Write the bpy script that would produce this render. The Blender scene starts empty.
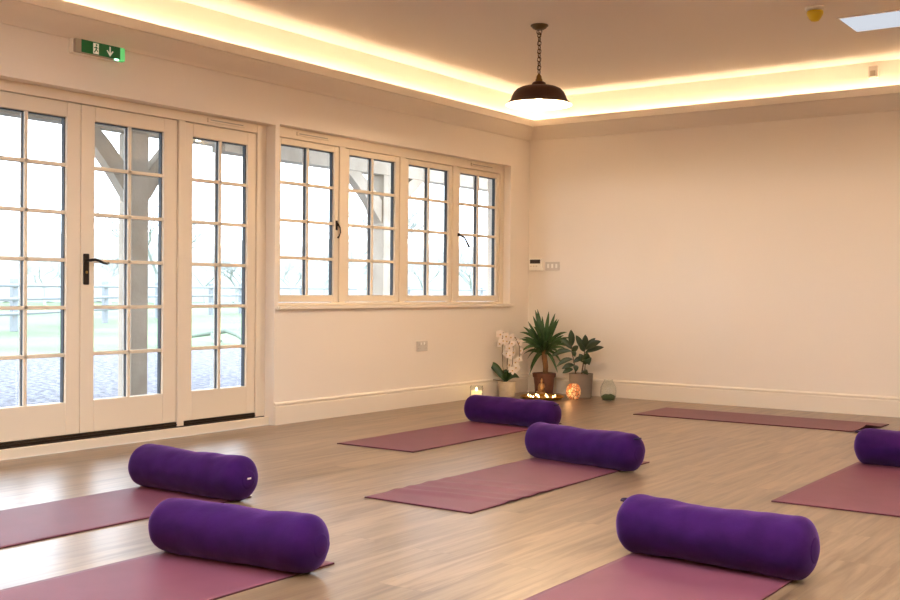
import bpy, bmesh, math, random
from mathutils import Vector, Matrix, noise
C = bpy.context.scene.collection
sc = bpy.context.scene
PI = math.pi
random.seed(7)

# ------------------------------------------------------------------ materials
def lin(r, g, b):
    f = lambda c: ((c/255+0.055)/1.055)**2.4 if c/255 > 0.04045 else c/255/12.92
    return (f(r), f(g), f(b), 1)

def mat(name, col, rough=0.6, spec=0.5, metal=0.0, sheen=0.0, sheen_tint=None, bump=None, noise_mix=None,
        emit=None, estr=0.0, trans=0.0, coat=0.0, sss=0.0):
    m = bpy.data.materials.new(name); m.use_nodes = True
    nt = m.node_tree; b = nt.nodes['Principled BSDF']
    b.inputs['Base Color'].default_value = col
    b.inputs['Roughness'].default_value = rough
    b.inputs['Specular IOR Level'].default_value = spec
    b.inputs['Metallic'].default_value = metal
    b.inputs['Sheen Weight'].default_value = sheen
    if sheen_tint: b.inputs['Sheen Tint'].default_value = sheen_tint; b.inputs['Sheen Roughness'].default_value = 0.4
    b.inputs['Transmission Weight'].default_value = trans
    b.inputs['Coat Weight'].default_value = coat
    if emit: b.inputs['Emission Color'].default_value = emit; b.inputs['Emission Strength'].default_value = estr
    tc = nt.nodes.new('ShaderNodeTexCoord')
    if bump:
        sc_, st, dist = bump
        n = nt.nodes.new('ShaderNodeTexNoise'); n.inputs['Scale'].default_value = sc_; n.inputs['Detail'].default_value = 4
        nt.links.new(tc.outputs['Object'], n.inputs['Vector'])
        bp = nt.nodes.new('ShaderNodeBump'); bp.inputs['Strength'].default_value = st; bp.inputs['Distance'].default_value = dist
        nt.links.new(n.outputs['Fac'], bp.inputs['Height']); nt.links.new(bp.outputs['Normal'], b.inputs['Normal'])
    if noise_mix:
        sc_, col2, lo, hi = noise_mix
        n = nt.nodes.new('ShaderNodeTexNoise'); n.inputs['Scale'].default_value = sc_; n.inputs['Detail'].default_value = 5
        nt.links.new(tc.outputs['Object'], n.inputs['Vector'])
        r = nt.nodes.new('ShaderNodeValToRGB'); r.color_ramp.elements[0].position = lo; r.color_ramp.elements[1].position = hi
        r.color_ramp.elements[0].color = col; r.color_ramp.elements[1].color = col2
        nt.links.new(n.outputs['Fac'], r.inputs['Fac']); nt.links.new(r.outputs['Color'], b.inputs['Base Color'])
    return m

def glass_mat(name, tint=(1, 1, 1, 1), f0=0.04):
    m = bpy.data.materials.new(name); m.use_nodes = True
    nt = m.node_tree; nt.nodes.clear()
    out = nt.nodes.new('ShaderNodeOutputMaterial')
    tr = nt.nodes.new('ShaderNodeBsdfTransparent'); tr.inputs['Color'].default_value = tint
    gl = nt.nodes.new('ShaderNodeBsdfGlossy'); gl.inputs['Roughness'].default_value = 0.01
    lw = nt.nodes.new('ShaderNodeLayerWeight'); lw.inputs['Blend'].default_value = 0.5
    p = nt.nodes.new('ShaderNodeMath'); p.operation = 'POWER'; p.inputs[1].default_value = 5
    a = nt.nodes.new('ShaderNodeMath'); a.operation = 'MULTIPLY_ADD'; a.inputs[1].default_value = 1-f0; a.inputs[2].default_value = f0
    mx = nt.nodes.new('ShaderNodeMixShader')
    nt.links.new(lw.outputs['Facing'], p.inputs[0]); nt.links.new(p.outputs[0], a.inputs[0])
    nt.links.new(a.outputs[0], mx.inputs['Fac']); nt.links.new(tr.outputs[0], mx.inputs[1]); nt.links.new(gl.outputs[0], mx.inputs[2])
    nt.links.new(mx.outputs[0], out.inputs['Surface'])
    return m

def emis_mat(name, col, s):
    m = bpy.data.materials.new(name); m.use_nodes = True
    nt = m.node_tree; nt.nodes.clear()
    out = nt.nodes.new('ShaderNodeOutputMaterial'); e = nt.nodes.new('ShaderNodeEmission')
    e.inputs['Color'].default_value = col; e.inputs['Strength'].default_value = s
    nt.links.new(e.outputs[0], out.inputs['Surface'])
    return m

def floor_mat():
    m = bpy.data.materials.new('oak_planks'); m.use_nodes = True
    nt = m.node_tree; N = nt.nodes; L = nt.links; b = N['Principled BSDF']
    tc = N.new('ShaderNodeTexCoord')
    mp = N.new('ShaderNodeMapping'); mp.inputs['Rotation'].default_value = (0, 0, PI/2)
    L.new(tc.outputs['Object'], mp.inputs['Vector'])
    br = N.new('ShaderNodeTexBrick'); br.offset = 0.37; br.offset_frequency = 2
    br.inputs['Scale'].default_value = 1.0; br.inputs['Brick Width'].default_value = 1.25; br.inputs['Row Height'].default_value = 0.19
    br.inputs['Mortar Size'].default_value = 0.0015; br.inputs['Mortar Smooth'].default_value = 0.3; br.inputs['Bias'].default_value = 0.0
    br.inputs['Color1'].default_value = (0.0, 0, 0, 1); br.inputs['Color2'].default_value = (1, 1, 1, 1); br.inputs['Mortar'].default_value = (0.4, 0.4, 0.4, 1)
    L.new(mp.outputs['Vector'], br.inputs['Vector'])
    # grain: stretched noise along the planks (y)
    mp2 = N.new('ShaderNodeMapping'); mp2.inputs['Scale'].default_value = (13, 0.9, 1)
    L.new(tc.outputs['Object'], mp2.inputs['Vector'])
    ad = N.new('ShaderNodeVectorMath'); ad.operation = 'ADD'
    sc3 = N.new('ShaderNodeVectorMath'); sc3.operation = 'SCALE'; sc3.inputs['Scale'].default_value = 7.0
    L.new(br.outputs['Color'], sc3.inputs[0]); L.new(mp2.outputs['Vector'], ad.inputs[0]); L.new(sc3.outputs[0], ad.inputs[1])
    n = N.new('ShaderNodeTexNoise'); n.inputs['Scale'].default_value = 1.6; n.inputs['Detail'].default_value = 7; n.inputs['Roughness'].default_value = 0.62; n.inputs['Distortion'].default_value = 0.6
    L.new(ad.outputs[0], n.inputs['Vector'])
    rp = N.new('ShaderNodeValToRGB'); e = rp.color_ramp.elements
    e[0].position = 0.34; e[0].color = lin(*FLOOR_DARK); e[1].position = 0.62; e[1].color = lin(*FLOOR_LIGHT)
    L.new(n.outputs['Fac'], rp.inputs['Fac'])
    hsv = N.new('ShaderNodeHueSaturation')
    mr = N.new('ShaderNodeMapRange'); mr.inputs['To Min'].default_value = 0.84; mr.inputs['To Max'].default_value = 1.08
    L.new(br.outputs['Color'], mr.inputs['Value']); L.new(mr.outputs[0], hsv.inputs['Value']); L.new(rp.outputs['Color'], hsv.inputs['Color'])
    mx = N.new('ShaderNodeMixRGB'); mx.blend_type = 'MULTIPLY'
    inv = N.new('ShaderNodeMath'); inv.operation = 'MULTIPLY'; inv.inputs[1].default_value = 0.45
    L.new(br.outputs['Fac'], inv.inputs[0]); L.new(inv.outputs[0], mx.inputs['Fac'])
    mx.inputs['Color2'].default_value = (0.25, 0.18, 0.12, 1)
    L.new(hsv.outputs['Color'], mx.inputs['Color1']); L.new(mx.outputs['Color'], b.inputs['Base Color'])
    rr = N.new('ShaderNodeMapRange'); rr.inputs['To Min'].default_value = 0.38; rr.inputs['To Max'].default_value = 0.32
    L.new(n.outputs['Fac'], rr.inputs['Value']); L.new(rr.outputs[0], b.inputs['Roughness'])
    b.inputs['Specular IOR Level'].default_value = 1.0; b.inputs['Coat Weight'].default_value = 0.35; b.inputs['Coat Roughness'].default_value = 0.3
    bp = N.new('ShaderNodeBump'); bp.inputs['Strength'].default_value = 0.06; bp.inputs['Distance'].default_value = 0.001
    L.new(n.outputs['Fac'], bp.inputs['Height']); L.new(bp.outputs['Normal'], b.inputs['Normal'])
    return m

FLOOR_DARK = (104, 78, 55); FLOOR_LIGHT = (150, 122, 93)
M = {}
M['wall'] = mat('cream_wall_paint', lin(243, 234, 223), 0.8, 0.3, bump=(60, 0.06, 0.002))
M['ceil'] = mat('ceiling_paint', lin(243, 234, 221), 0.9, 0.2)
M['trim'] = mat('satin_white_woodwork', lin(240, 230, 216), 0.45, 0.4)
M['joinery'] = mat('cream_joinery', lin(236, 222, 202), 0.5, 0.4)
M['oak'] = floor_mat()
M['glass'] = glass_mat('window_glass')
M['clearglass'] = glass_mat('jar_glass', (0.975, 0.99, 0.98, 1), 0.06)
M['spacer'] = mat('dark_glazing_spacer', lin(52, 56, 62), 0.5)
M['bar_out'] = mat('pale_outer_bar', lin(215, 215, 212), 0.5)
M['threshold'] = mat('dark_bronze_threshold', lin(48, 36, 26), 0.45, 0.4, 0.3)
M['iron'] = mat('black_antique_iron', lin(46, 38, 34), 0.5, 0.5, 0.6, bump=(80, 0.3, 0.002))
M['led'] = emis_mat('warm_led_tape', (1.0, 0.80, 0.56, 1), 11.5)
M['mat'] = mat('mauve_yoga_mat', lin(116, 62, 78), 0.5, 0.5, bump=(350, 0.25, 0.001), noise_mix=(6, lin(108, 55, 70), 0.3, 0.7))
M['mat_edge'] = mat('dark_plum_mat_edge', lin(70, 24, 34), 0.9)
M['purple'] = mat('purple_bolster_cotton', lin(54, 20, 80), 0.95, 0.08, sheen=0.5, sheen_tint=lin(190, 140, 230), bump=(55, 0.18, 0.004), noise_mix=(9, lin(45, 16, 68), 0.35, 0.65))
M['purple_seam'] = mat('purple_bolster_end', lin(50, 18, 75), 0.9, 0.1, sheen=0.25, sheen_tint=lin(180, 130, 220))
M['dark_strap'] = mat('dark_purple_webbing', lin(38, 22, 58), 0.8)
M['tag'] = mat('white_fabric_tag', lin(215, 205, 200), 0.8)
M['bronze'] = mat('dark_bronze_enamel', lin(84, 56, 42), 0.42, 0.5, 0.35)
M['shade_in'] = mat('white_enamel_inside', lin(245, 235, 215), 0.35)
M['brass'] = mat('aged_brass', lin(150, 120, 70), 0.35, 0.5, 0.9)
M['antique'] = mat('antique_brass_rose', lin(108, 88, 58), 0.4, 0.5, 0.8)
M['bulb'] = emis_mat('lit_bulb', (1.0, 0.82, 0.55, 1), 60)
M['white_plastic'] = mat('white_plastic', lin(248, 244, 236), 0.4)
M['cream_plastic'] = mat('cream_plastic', lin(212, 204, 194), 0.45)
M['grey_plastic'] = mat('grey_plastic', lin(176, 166, 152), 0.5)
M['black_plastic'] = mat('black_lcd', lin(40, 34, 30), 0.3)
M['yellow'] = mat('yellow_detector_cap', lin(222, 190, 20), 0.4)
M['sign_green'] = mat('exit_sign_green', lin(18, 98, 52), 0.35, emit=lin(10, 110, 50), estr=0.03)
M['sign_clear'] = mat('green_lit_clear_end', lin(120, 215, 150), 0.2, emit=lin(60, 215, 120), estr=0.15)
M['sign_led'] = emis_mat('green_indicator', (0.35, 1.0, 0.6, 1), 2.0)
M['sign_white'] = mat('sign_white', lin(225, 222, 205), 0.5, emit=lin(225, 222, 205), estr=0.1)
M['panel'] = emis_mat('daylight_panel', (0.86, 0.91, 1.0, 1), 0.24)
M['leaf'] = mat('deep_green_leaf', lin(62, 92, 48), 0.4, 0.5, noise_mix=(14, lin(40, 68, 34), 0.35, 0.65))
M['yleaf'] = mat('yucca_leaf', lin(76, 110, 62), 0.45, 0.5, noise_mix=(10, lin(48, 80, 40), 0.35, 0.65))
M['rleaf'] = mat('rubber_leaf', lin(44, 62, 42), 0.28, 0.6, noise_mix=(8, lin(58, 80, 50), 0.4, 0.7))
M['stem'] = mat('brown_stem', lin(104, 78, 50), 0.7)
M['trunk'] = mat('yucca_trunk', lin(128, 92, 60), 0.85, bump=(60, 0.8, 0.01))
M['petal'] = mat('white_petal', lin(244, 232, 222), 0.6, noise_mix=(30, lin(238, 214, 206), 0.5, 0.8))
M['petal_c'] = mat('yellow_lip', lin(206, 168, 90), 0.6)
M['ceramic'] = mat('cream_ceramic', lin(206, 190, 166), 0.4, noise_mix=(12, lin(186, 168, 142), 0.4, 0.7))
M['ceramic_grey'] = mat('grey_stone_pot', lin(138, 124, 112), 0.75, bump=(40, 0.3, 0.004))
M['terracotta'] = mat('brown_terracotta', lin(104, 62, 44), 0.7, noise_mix=(20, lin(88, 50, 36), 0.4, 0.7))
M['soil'] = mat('potting_soil', lin(50, 36, 26), 0.95, bump=(60, 1.0, 0.01))
M['gold'] = mat('gold_tray_metal', lin(200, 150, 62), 0.32, 0.5, 0.85)
M['wax'] = mat('candle_wax', lin(240, 220, 180), 0.5, emit=(1.0, 0.62, 0.25, 1), estr=0.35)
M['flame'] = emis_mat('candle_flame', (1.0, 0.72, 0.34, 1), 9)
M['moss'] = mat('green_moss', lin(70, 92, 52), 0.95, bump=(80, 1.0, 0.02))
M['figurine'] = mat('bronze_figurine', lin(180, 140, 96), 0.4, 0.5, 0.6)
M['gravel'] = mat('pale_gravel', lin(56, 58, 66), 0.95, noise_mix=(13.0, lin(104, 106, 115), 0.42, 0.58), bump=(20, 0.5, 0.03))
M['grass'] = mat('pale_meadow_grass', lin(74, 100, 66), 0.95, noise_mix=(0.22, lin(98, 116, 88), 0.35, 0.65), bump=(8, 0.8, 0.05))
M['post_wood'] = mat('weathered_oak_post', lin(178, 168, 154), 0.85, noise_mix=(3.5, lin(158, 146, 130), 0.35, 0.7), bump=(20, 0.5, 0.01))
M['fence_wood'] = mat('silvered_fence_wood', lin(124, 128, 134), 0.9)
M['far_wood'] = mat('haze_paled_twigs', lin(150, 154, 154), 0.95)  # twig colour paled to stand in for distance haze
M['hedge'] = mat('haze_paled_hedge', lin(146, 150, 150), 0.95, noise_mix=(1.2, lin(160, 163, 162), 0.35, 0.7))  # haze painted into the hedge colour, no volume behind it
M['render_ext'] = mat('outside_render', lin(200, 196, 188), 0.9)
M['log'] = mat('grey_green_branch', lin(96, 108, 98), 0.9)

def lantern_mat():
    m = bpy.data.materials.new('amber_mosaic_glass'); m.use_nodes = True
    nt = m.node_tree; N = nt.nodes; L = nt.links; b = N['Principled BSDF']
    tc = N.new('ShaderNodeTexCoord'); v = N.new('ShaderNodeTexVoronoi'); v.feature = 'DISTANCE_TO_EDGE'; v.inputs['Scale'].default_value = 42
    L.new(tc.outputs['Object'], v.inputs['Vector'])
    v2 = N.new('ShaderNodeTexVoronoi'); v2.inputs['Scale'].default_value = 42; L.new(tc.outputs['Object'], v2.inputs['Vector'])
    r = N.new('ShaderNodeValToRGB'); r.color_ramp.elements[0].position = 0.03; r.color_ramp.elements[1].position = 0.09
    L.new(v.outputs['Distance'], r.inputs['Fac'])
    r2 = N.new('ShaderNodeValToRGB'); r2.color_ramp.elements[0].color = (0.7, 0.16, 0.04, 1); r2.color_ramp.elements[1].color = (1.0, 0.62, 0.28, 1)
    sp = N.new('ShaderNodeSeparateColor'); L.new(v2.outputs['Color'], sp.inputs[0]); L.new(sp.outputs[0], r2.inputs['Fac'])
    mx = N.new('ShaderNodeMixRGB'); mx.inputs['Color1'].default_value = (0.10, 0.03, 0.01, 1)
    L.new(r.outputs['Color'], mx.inputs['Fac']); L.new(r2.outputs['Color'], mx.inputs['Color2'])
    L.new(mx.outputs['Color'], b.inputs['Base Color']); L.new(mx.outputs['Color'], b.inputs['Emission Color'])
    b.inputs['Emission Strength'].default_value = 0.12; b.inputs['Roughness'].default_value = 0.25
    return m
M['mosaic'] = lantern_mat()

# ------------------------------------------------------------------ helpers
def obj(name, bm, m, parent=None, smooth=False, loc=None):
    me = bpy.data.meshes.new(name)
    bmesh.ops.recalc_face_normals(bm, faces=bm.faces)
    bm.to_mesh(me); bm.free()
    for mm in (m if isinstance(m, (list, tuple)) else [m]): me.materials.append(M[mm])
    if smooth:
        for p in me.polygons: p.use_smooth = True
    o = bpy.data.objects.new(name, me); C.objects.link(o)
    if loc is not None: o.location = loc
    if parent is not None: o.parent = parent
    return o

def tag(o, label, cat, group=None, kind=None):
    o['label'] = label; o['category'] = cat
    if group: o['group'] = group
    if kind: o['kind'] = kind
    return o

def thing(name, label, cat, loc=(0, 0, 0), rz=0, group=None):
    o = bpy.data.objects.new(name, None); C.objects.link(o); o.empty_display_size = 0.05
    o.location = loc; o.rotation_euler = (0, 0, rz)
    return tag(o, label, cat, group)

def struct(name, bm, m, parent=None, smooth=False):
    o = obj(name, bm, m, parent, smooth)
    if parent is None: o['kind'] = 'structure'
    return o

def box(bm, a, b, bev=0.0, mi=0):
    x0, y0, z0 = (min(a[i], b[i]) for i in range(3)); x1, y1, z1 = (max(a[i], b[i]) for i in range(3))
    t = bmesh.new()
    bmesh.ops.create_cube(t, size=1, matrix=Matrix.Translation(((x0+x1)/2, (y0+y1)/2, (z0+z1)/2)) @ Matrix.Diagonal((x1-x0, y1-y0, z1-z0, 1)))
    if bev: bmesh.ops.bevel(t, geom=list(t.edges), offset=bev, segments=2, affect='EDGES', profile=0.5)
    for f in t.faces: f.material_index = mi
    me = bpy.data.meshes.new('tmp'); t.to_mesh(me); t.free(); bm.from_mesh(me); bpy.data.meshes.remove(me)
    return bm

def bx(*boxes, bev=0.0):
    bm = bmesh.new()
    for a, b in boxes: box(bm, a, b, bev)
    return bm

def lathe(bm, prof, n=40, c=(0, 0, 0), mi=0):
    rings = []
    for r, z in prof:
        if r <= 1e-5: rings.append([bm.verts.new((c[0], c[1], c[2]+z))])
        else: rings.append([bm.verts.new((c[0]+r*math.cos(2*PI*i/n), c[1]+r*math.sin(2*PI*i/n), c[2]+z)) for i in range(n)])
    for A, B in zip(rings, rings[1:]):
        for i in range(n):
            j = (i+1) % n
            if len(A) == 1 and len(B) == 1: continue
            if len(A) == 1: f = bm.faces.new((A[0], B[i], B[j]))
            elif len(B) == 1: f = bm.faces.new((A[i], A[j], B[0]))
            else: f = bm.faces.new((A[i], A[j], B[j], B[i]))
            f.material_index = mi
    return bm

def tube(bm, pts, rad, n=8, mi=0, cap=True):
    pts = [Vector(p) for p in pts]; rings = []
    rads = rad if isinstance(rad, (list, tuple)) else [rad]*len(pts)
    up = Vector((0, 0, 1))
    for i, p in enumerate(pts):
        t = (pts[min(i+1, len(pts)-1)]-pts[max(i-1, 0)]).normalized()
        a = t.cross(up if abs(t.z) < 0.95 else Vector((1, 0, 0))).normalized(); b = t.cross(a)
        rings.append([bm.verts.new(p+(a*math.cos(2*PI*k/n)+b*math.sin(2*PI*k/n))*rads[i]) for k in range(n)])
    for A, B in zip(rings, rings[1:]):
        for k in range(n):
            f = bm.faces.new((A[k], A[(k+1) % n], B[(k+1) % n], B[k])); f.material_index = mi
    if cap:
        for R_ in (rings[0], rings[-1]):
            f = bm.faces.new(R_); f.material_index = mi
    return bm

def prism(bm, poly, z0, z1, ax='z', mi=0):
    """extrude a 2D polygon along an axis: 'z' -> (x,y), 'x' -> (y,z), 'y' -> (x,z)"""
    def P(p, h): return {'z': (p[0], p[1], h), 'x': (h, p[0], p[1]), 'y': (p[0], h, p[1])}[ax]
    A = [bm.verts.new(P(p, z0)) for p in poly]; B = [bm.verts.new(P(p, z1)) for p in poly]
    fs = [bm.faces.new(A), bm.faces.new(B[::-1])]
    for i in range(len(poly)):
        j = (i+1) % len(poly); fs.append(bm.faces.new((A[i], A[j], B[j], B[i])))
    for f in fs: f.material_index = mi
    return bm

def sweep_rect(bm, prof, x0, x1, y0, y1):
    """profile [(inset, z)] swept round the inside of a rectangle with mitred corners (closed profile)"""
    rings = []
    for d, z in prof:
        rings.append([bm.verts.new(p) for p in ((x0+d, y1-d, z), (x1-d, y1-d, z), (x1-d, y0+d, z), (x0+d, y0+d, z))])
    n = len(rings)
    for i in range(n):
        A, B = rings[i], rings[(i+1) % n]
        for k in range(4):
            bm.faces.new((A[k], A[(k+1) % 4], B[(k+1) % 4], B[k]))
    return bm

# ------------------------------------------------------------------ room shell
RX, RY, H = 8.0, -12.0, 2.82
struct('floor', bx(((-0.045, RY-0.3, -0.12), (RX+0.3, 0.3, 0.0))), 'oak')
# ceiling with a recess hole is not needed: the light panel is surface-flush
FILL_SKY = [(2.0, 3.8), (4.6, 6.4)]; SY0, SY1 = -8.4, -5.2     # two unseen rooflights added overhead for fill daylight, ahead of the camera
hb = [((-0.3, RY-0.3, H), (RX+0.3, SY0, H+0.2)), ((-0.3, SY1, H), (RX+0.3, 0.3, H+0.2)), ((-0.3, SY0, H), (FILL_SKY[0][0], SY1, H+0.2)),
      ((FILL_SKY[0][1], SY0, H), (FILL_SKY[1][0], SY1, H+0.2)), ((FILL_SKY[1][1], SY0, H), (RX+0.3, SY1, H+0.2))]
struct('ceiling', bx(*hb), 'ceil')
for i, (a, c_) in enumerate(FILL_SKY):  # frames and glass of the added fill rooflights
    sf = struct('window_%d' % (i+5), bx(((a, SY0, H+0.10), (a+0.06, SY1, H+0.18)), ((c_-0.06, SY0, H+0.10), (c_, SY1, H+0.18)),
        ((a+0.06, SY0, H+0.10), (c_-0.06, SY0+0.06, H+0.18)), ((a+0.06, SY1-0.06, H+0.10), (c_-0.06, SY1, H+0.18))), 'trim')
    obj('glass_pane', bx(((a+0.05, SY0+0.05, H+0.14), (c_-0.05, SY1-0.05, H+0.145))), 'glass', sf)
DY0, DY1, DZ = -5.83, -3.46, 2.132       # door opening
WY0, WY1, WZ0, WZ1 = -3.42, -0.336, 0.818, 2.146
T = 0.26
struct('wall_left', bx(
    ((-T, RY-0.3, 0), (0, DY0, H)), ((-T, DY0, DZ), (0, DY1, H)), ((-T, DY1, 0), (0, WY0, H)),
    ((-T, WY0, 0), (0, WY1, WZ0)), ((-T, WY0, WZ1), (0, WY1, H)), ((-T, WY1, 0), (0, 0.0, H))), 'wall')
struct('wall_back', bx(((-T, 0, 0), (RX+0.3, 0.26, H))), 'wall')
struct('wall_right', bx(((RX, RY-0.3, 0), (RX+0.3, 0, H))), 'wall')
struct('wall_front', bx(((0, RY-0.3, 0), (RX, RY, H))), 'wall')

# lighting cornice: a hollow ledge that hides the LED tape
CZ = 2.603
prof = [(0.0, CZ-0.185), (0.012, CZ-0.185), (0.022, CZ-0.165), (0.05, CZ-0.125), (0.075, CZ-0.085), (0.083, CZ-0.068),
        (0.095, CZ-0.064), (0.095, CZ-0.003), (0.092, CZ), (0.085, CZ), (0.085, CZ-0.05), (0.0, CZ-0.05)]
struct('trim_1', sweep_rect(bmesh.new(), prof, 0, RX, RY, 0), 'trim')
led = sweep_rect(bmesh.new(), [(0.030, CZ-0.049), (0.030, CZ-0.044), (0.042, CZ-0.044), (0.042, CZ-0.049)], 0, RX, RY, 0)
tag(obj('led_strip', led, 'led'), 'warm white LED strip glowing above the cornice ledge round the room', 'light strip')

# baseboards, ogee top with a groove
def skirt(name, a, b, nrm):
    """a,b: ends on wall line (xy), nrm: inward normal"""
    pr = [(0, 0), (0.020, 0), (0.020, 0.124), (0.017, 0.131), (0.005, 0.132), (0.005, 0.138), (0.017, 0.140), (0.017, 0.148), (0.010, 0.156), (0.0, 0.160)]
    bm = bmesh.new(); A = []; B = []
    for d, z in pr:
        A.append(bm.verts.new((a[0]+nrm[0]*d, a[1]+nrm[1]*d, z))); B.append(bm.verts.new((b[0]+nrm[0]*d, b[1]+nrm[1]*d, z)))
    n = len(pr)
    for i in range(n):
        bm.faces.new((A[i], A[(i+1) % n], B[(i+1) % n], B[i]))
    bm.faces.new(A); bm.faces.new(B[::-1])
    struct(name, bm, 'trim')
skirt('baseboard_left', (0, DY1), (0, 0), (1, 0))
skirt('baseboard_left', (0, RY), (0, DY0), (1, 0))
skirt('baseboard_back', (0.02, 0), (RX, 0), (0, -1))
skirt('baseboard_right', (RX, -0.02), (RX, RY), (-1, 0))
skirt('baseboard_front', (0, RY), (RX-0.02, RY), (0, 1))

# ------------------------------------------------------------------ doors & windows
def glazed(name, y0, y1, z0, z1, g, rows, xi, thick=0.055, m='joinery', bev=0.004):
    """a glazed leaf: g=(gy0,gy1,gz0,gz1); returns the frame object"""
    gy0, gy1, gz0, gz1 = g
    xo = xi-thick
    fr = struct(name, bx(((xo, y0, z0), (xi, gy0, z1)), ((xo, gy1, z0), (xi, y1, z1)),
                         ((xo, gy0, z0), (xi, gy1, gz0)), ((xo, gy0, gz1), (xi, gy1, z1)), bev=bev), m)
    # glazing bars, inner and outer
    ym = (gy0+gy1)/2; w = 0.011; e = 0.012
    bars = [((xi-0.018, ym-w, gz0), (xi-0.004, ym+w, gz1))]
    dz = (gz1-gz0)/rows
    for k in range(1, rows):
        bars.append(((xi-0.018, gy0, gz0+k*dz-w), (xi-0.004, gy1, gz0+k*dz+w)))
    obj('glazing_bars', bx(*bars, bev=0.003), m, fr)
    bars = [((xo+0.002, ym-w, gz0), (xo+0.012, ym+w, gz1))]
    for k in range(1, rows):
        bars.append(((xo+0.002, gy0, gz0+k*dz-w), (xo+0.012, gy1, gz0+k*dz+w)))
    obj('outer_glazing_bars', bx(*bars, bev=0.002), 'bar_out', fr)
    s = 0.0065
    sp = [((xi-0.042, ym-s, gz0), (xi-0.020, ym+s, gz1)), ((xi-0.046, gy1-0.006, gz0), (xi-0.018, gy1-0.001, gz1)),
          ((xi-0.046, gy0+0.001, gz0), (xi-0.018, gy0+0.006, gz1)), ((xi-0.046, gy0, gz1-0.006), (xi-0.018, gy1, gz1-0.001))]
    obj('glazing_spacer', bx(*sp), 'spacer', fr)
    obj('glass_pane', bx(((xi-0.0475, gy0+0.0005, gz0+0.0005), (xi-0.0435, gy1-0.0005, gz1-0.0005))), 'glass', fr)
    return fr

XD = -0.10
LT = 2.066
d1 = glazed('door_1', -5.736, -5.002, 0.09, LT, (-5.627, -5.098, 0.283, 1.977), 6, XD)
d2 = glazed('door_2', -4.998, -4.262, 0.09, LT, (-4.901, -4.373, 0.283, 1.977), 6, XD)
d3 = glazed('door_3', -4.200, -3.553, 0.09, LT, (-4.130, -3.632, 0.283, 1.977), 6, XD)
# door frame
fx0, fx1 = -0.17, -0.088
df = struct('trim_2', bx(((fx0, DY0, 0.055), (fx1, -5.74, DZ)), ((fx0, -4.258, 0.055), (fx1, -4.204, LT+0.004)),
                         ((fx0, -3.549, 0.055), (fx1, DY1, DZ)), ((fx0, -5.74, LT+0.004), (fx1, -3.549, DZ)), bev=0.004), 'joinery')
def trickle(parent, x, y0, y1, z0, z1):
    v = obj('trickle_vent', bx(((x, y0, z0), (x+0.012, y1, z1)), bev=0.003), 'joinery', parent)
    obj('vent_slot', bx(((x+0.011, y0+0.02, (z0+z1)/2-0.0035), (x+0.0135, y1-0.02, (z0+z1)/2+0.0035))), 'grey_plastic', v)
trickle(df, fx1, -4.02, -3.68, 2.088, 2.118)
# sill board, thresholds
sl = struct('trim_3', bx(((-0.21, DY0, 0.0), (-0.045, DY1, 0.055)), bev=0.003), 'joinery')
obj('threshold_strip', bx(((-0.15, -5.74, 0.055), (-0.082, -3.47, 0.062)), ((-0.15, -5.74, 0.062), (-0.094, -4.262, 0.089)),
                          ((-0.15, -4.200, 0.062), (-0.094, -3.553, 0.089)), ((-0.094, -5.74, 0.070), (-0.087, -4.262, 0.076)),
                          ((-0.094, -4.2, 0.070), (-0.087, -3.553, 0.076))), 'threshold', sl)
# door handle
hd = obj('handle_plate', bx(((XD, -5.0+0.018, 0.985), (XD+0.008, -5.0+0.058, 1.172)), bev=0.006), 'iron', d2)
b = bmesh.new(); yh = -5.0+0.038
tube(b, [(XD+0.006, yh, 1.132), (XD+0.05, yh, 1.132)], 0.009, 10)
tube(b, [(XD+0.045, yh-0.004, 1.132), (XD+0.05, yh+0.03, 1.137), (XD+0.05, yh+0.06, 1.130), (XD+0.05, yh+0.09, 1.118), (XD+0.05, yh+0.115, 1.114), (XD+0.05, yh+0.130, 1.120)],
     [0.009, 0.009, 0.008, 0.0075, 0.0075, 0.006], 10)
obj('lever', b, 'iron', hd, True)
b = bmesh.new(); lathe(b, [(0, 0), (0.009, 0), (0.009, 0.004), (0, 0.004)], 16)
bmesh.ops.rotate(b, cent=(0, 0, 0), matrix=Matrix.Rotation(PI/2, 3, 'Y'), verts=b.verts); bmesh.ops.translate(b, vec=(XD+0.008, yh, 1.06), verts=b.verts)
obj('lock_cylinder', b, 'brass', hd)
b = bx(((XD, -4.28, 1.88), (XD+0.012, -4.25, 1.97)), bev=0.003)

# windows
XW = -0.085
wins = [(-3.316, -2.735), (-2.558, -1.978), (-1.800, -1.222), (-1.052, -0.452)]
wz0, wz1 = 0.925, 2.022
sashes = []
for i, (a, c_) in enumerate(wins):
    w = glazed('window_%d' % (i+1), a-0.050, c_+0.050, wz0-0.052, wz1+0.045, (a, c_, wz0, wz1), 4, XW, 0.055)
    sashes.append(w)
wx0, wx1 = -0.16, -0.075
fr = [((wx0, WY0, WZ0+0.028), (wx1, -3.370, WZ1)), ((wx0, -0.398, WZ0+0.028), (wx1, WY1+0.0, WZ1)),
      ((wx0, -3.370, wz1+0.049), (wx1, -0.398, WZ1)), ((wx0, -3.370, WZ0+0.028), (wx1, -0.398, wz0-0.056))]
for (a, b_), (c_, d_) in zip(wins, wins[1:]):
    fr.append(((wx0, b_+0.054, wz0-0.056), (wx1, c_-0.054, wz1+0.049)))
wf = struct('trim_4', bx(*fr, bev=0.004), 'joinery')
trickle(wf, wx1, -3.17, -2.82, 2.098, 2.126); trickle(wf, wx1, -0.90, -0.54, 2.098, 2.126)
struct('trim_5', bx(((-0.16, WY0, WZ0), (0.0, WY1, WZ0+0.028)), ((0.0, WY0-0.02, WZ0+0.004), (0.03, WY1+0.025, WZ0+0.028)), bev=0.004), 'trim')
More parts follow.
